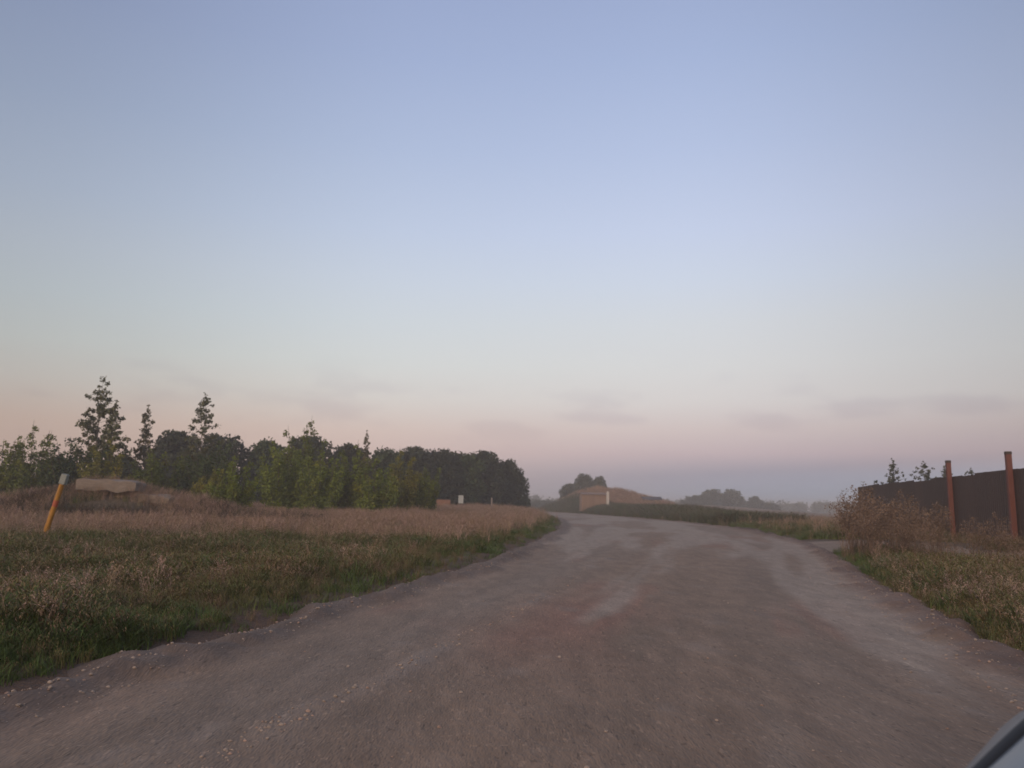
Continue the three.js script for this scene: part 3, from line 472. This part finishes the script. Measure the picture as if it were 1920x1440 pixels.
// ---------------------------------------------------------------- small far things at the edge of the wood
const plain = (r, g, b, q = 0.8) => new THREE.MeshStandardMaterial({ color: rgb(r, g, b), roughness: q, map: dirtMap });
{
  const y = (x, z) => ground(x, z);
  // stack of rusty brown blocks: rows of single blocks
  const s = thing('block_stack', 'stack of rust brown blocks at the edge of the far grass', 'stack', [-6.7, y(-6.7, -80), -80]);
  const bg = new RoundedBoxGeometry(0.46, 0.21, 0.4, 1, 0.012), bm = [plain(0.4, 0.2, 0.12), plain(0.36, 0.19, 0.125), plain(0.42, 0.23, 0.15)], r = rng(9);
  for (let j = 0; j < 6; j++) for (let i = 0; i < 3; i++) { const m = part('block', bg, bm[Math.floor(r() * 3)], s); m.position.set((i - 1) * 0.475 + (r() - 0.5) * 0.02, 0.1 + j * 0.212, (r() - 0.5) * 0.04); }
  const g = thing('board', 'white upright board in front of the dark wood', 'sign', [-4.95, y(-4.95, -80), -80]);
  part('panel', new RoundedBoxGeometry(0.5, 0.8, 0.05, 1, 0.01), plain(0.62, 0.66, 0.66), g).position.y = 1.3;
  for (const q of [-0.18, 0.18]) part('leg', new RoundedBoxGeometry(0.06, 1.3, 0.06, 1, 0.008), plain(0.5, 0.48, 0.45), g).position.set(q, 0.6, -0.06);
  const w = thing('marker_stake', 'pale stake right of the white board in the far grass', 'stake', [-1.85, y(-1.85, -80), -80]);
  part('stake', new RoundedBoxGeometry(0.14, 1.5, 0.14, 2, 0.012), plain(0.42, 0.36, 0.32), w).position.y = 0.7;
  part('cap', new RoundedBoxGeometry(0.15, 0.08, 0.15, 2, 0.012), plain(0.5, 0.45, 0.42), w).position.y = 1.49;
  const wp = thing('marker_stake', 'white post standing before the tan shed beyond the bend', 'post', on(15.7, -128));
  part('stake', new RoundedBoxGeometry(0.42, 2.9, 0.42, 2, 0.04), plain(0.8, 0.76, 0.7), wp).position.y = 1.4;
  part('cap', new RoundedBoxGeometry(0.3, 0.16, 0.3, 2, 0.03), plain(0.6, 0.52, 0.45), wp).position.y = 2.9;
}
// tan plank shed and low dark roofed shed beyond the bend
function shed(label, pos, turn, w, d, h, rise, wall, roof) {
  const t = thing('shed', label, 'shed', pos, turn), r = rng(Math.round(w * 100)), n = Math.round(w / 0.3), pw = w / n;
  const mats = [0.9, 1, 1.1].map((k) => plain(wall[0] * k, wall[1] * k, wall[2] * k)), pg = new RoundedBoxGeometry(pw - 0.012, h, 0.04, 1, 0.005);
  for (const s of [-1, 1]) for (let k = 0; k < n; k++) { const m = part('plank', pg, mats[Math.floor(r() * 3)], t); m.position.set(-w / 2 + (k + 0.5) * pw, h / 2 - 0.1, s * d / 2); }
  for (const s of [-1, 1]) { const sh = new THREE.Shape(); sh.moveTo(-d / 2, -0.1); sh.lineTo(d / 2, -0.1); sh.lineTo(d / 2, h - 0.1); sh.lineTo(0, h + rise - 0.1); sh.lineTo(-d / 2, h - 0.1); const g = new THREE.ExtrudeGeometry(sh, { depth: 0.06, bevelEnabled: false }); g.rotateY(Math.PI / 2); part('gable', g, mats[1], t).position.set(s * (w / 2 - 0.05) - 0.03, 0, 0); }
  const len = Math.hypot(d / 2 + 0.2, rise), ang = Math.atan2(rise, d / 2);
  for (const s of [-1, 1]) { const m = part('roof', new RoundedBoxGeometry(w + 0.3, 0.06, len + 0.05, 1, 0.01), plain(...roof), t); m.position.set(0, h + rise / 2 - 0.06, s * d / 4 + s * 0.06); m.rotation.x = s * ang; }
}
shed('tan plank shed in front of the dark domed tree', on(13.9, -134, 0.05), 0.02, 4.1, 3.2, 2.75, 0.3, [0.36, 0.235, 0.165], [0.34, 0.23, 0.17]);
shed('low grey roofed shed on the dry rise right of the white post', on(26.6, -150, 0.0), -0.05, 3.4, 3.0, 0.95, 0.5, [0.3, 0.22, 0.17], [0.13, 0.12, 0.13]);

// ---------------------------------------------------------------- pale car standing close by at the right
{
  const head = R(46), c = V(0.61, 0, -1.17), fwd = V(Math.sin(head), 0, -Math.cos(head)), rt = V(Math.cos(head), 0, Math.sin(head)), o = c.clone().addScaledVector(fwd, 1.55).addScaledVector(rt, 0.815);
  const t = thing('car', 'silver grey car with a black side strip, cut by the bottom right corner', 'car', [o.x, 0.045, o.z], -head);
  const paint = new THREE.MeshPhysicalMaterial({ color: rgb(0.1, 0.115, 0.13), roughness: 0.42, metalness: 0.2, clearcoat: 0.35, clearcoatRoughness: 0.2 }), black = new THREE.MeshStandardMaterial({ color: rgb(0.012, 0.012, 0.012), roughness: 0.7 }), glass = new THREE.MeshPhysicalMaterial({ color: rgb(0.03, 0.035, 0.04), roughness: 0.06 });
  // body: sections from tail (+z local) to nose (-z local)
  const sec = [[2.12, 0.7, 0.62], [2.06, 0.78, 0.83], [1.85, 0.83, 0.91], [1.3, 0.86, 0.95], [0.6, 0.87, 0.95], [-0.4, 0.87, 0.94], [-1.0, 0.86, 0.93], [-1.6, 0.84, 0.86], [-2.0, 0.78, 0.76], [-2.15, 0.68, 0.6]], K = 28, pos = [], idx = [];
  for (const [z, w, h] of sec) for (let k = 0; k <= K; k++) { const a = Math.PI * (k / K), cs = Math.cos(a), sn = Math.sin(a), e = 0.27; pos.push(-Math.sign(cs) * Math.pow(Math.abs(cs), e) * w, 0.24 + (h - 0.24) * Math.pow(sn, e), z); }
  for (let j = 0; j < sec.length - 1; j++) for (let k = 0; k < K; k++) { const a = j * (K + 1) + k, b = a + 1, d = a + K + 1, e = d + 1; idx.push(a, b, d, b, e, d); }
  for (const j of [0, sec.length - 1]) { const b = j * (K + 1); for (let k = 1; k < K; k++) j ? idx.push(b, b + k, b + k + 1) : idx.push(b, b + k + 1, b + k); }
  const g = new THREE.BufferGeometry(); g.setAttribute('position', new THREE.Float32BufferAttribute(pos, 3)); g.setIndex(idx); g.computeVertexNormals(); part('body', g, paint, t);
  // cabin
  const cs = [[1.35, 0.6, 0.95], [0.75, 0.56, 1.38], [-0.2, 0.56, 1.42], [-1.0, 0.62, 0.96]], p2 = [], i2 = []; for (const [z, w, h] of cs) for (let k = 0; k <= 20; k++) { const a = Math.PI * (k / 20), q = Math.cos(a), sn = Math.sin(a); p2.push(-Math.sign(q) * Math.pow(Math.abs(q), 0.45) * (w + 0.14 * (1 - Math.pow(sn, 0.5))), 0.88 + (h - 0.88) * Math.pow(sn, 0.45), z); }
  for (let j = 0; j < 3; j++) for (let k = 0; k < 20; k++) { const a = j * 21 + k, b = a + 1, d = a + 21, e = d + 1; i2.push(a, b, d, b, e, d); }
  const g2 = new THREE.BufferGeometry(); g2.setAttribute('position', new THREE.Float32BufferAttribute(p2, 3)); g2.setIndex(i2); g2.computeVertexNormals(); part('cabin', g2, glass, t);
  const rf = part('roof', new RoundedBoxGeometry(1.06, 0.05, 1.15, 3, 0.024), paint, t); rf.position.set(0, 1.41, 0.28);
  for (const s of [-1, 1]) {
    const strip = new THREE.CatmullRomCurve3(sec.slice(2, 7).map(([z, w, h], k) => { const sn = [0.72, 0.84, 0.88, 0.88, 0.84][k], y = 0.24 + (h - 0.24) * Math.pow(sn, 0.27) - 0.009; return V(s * w * Math.pow(Math.sqrt(1 - sn * sn), 0.27), y, z); }));
    part('side_strip', new THREE.TubeGeometry(strip, 60, 0.014, 10), black, t);
    for (const z of [1.28, -1.32]) { const wh = part('wheel', new THREE.TorusGeometry(0.23, 0.085, 14, 36), black, t); wh.rotation.y = Math.PI / 2; wh.position.set(s * 0.79, 0.29, z); part('rim', new THREE.CylinderGeometry(0.19, 0.19, 0.1, 24).rotateX(Math.PI / 2), paint, wh); }
    part('headlight', new THREE.SphereGeometry(0.12, 16, 10).scale(1.2, 0.7, 0.5), new THREE.MeshStandardMaterial({ color: rgb(0.5, 0.52, 0.55), roughness: 0.2 }), t).position.set(s * 0.56, 0.6, -2.08);
    part('tail_light', new THREE.SphereGeometry(0.12, 16, 10).scale(1.1, 0.8, 0.4), new THREE.MeshStandardMaterial({ color: rgb(0.25, 0.02, 0.02), roughness: 0.3 }), t).position.set(s * 0.58, 0.68, 2.05);
  }
}

renderer.render(scene, camera);
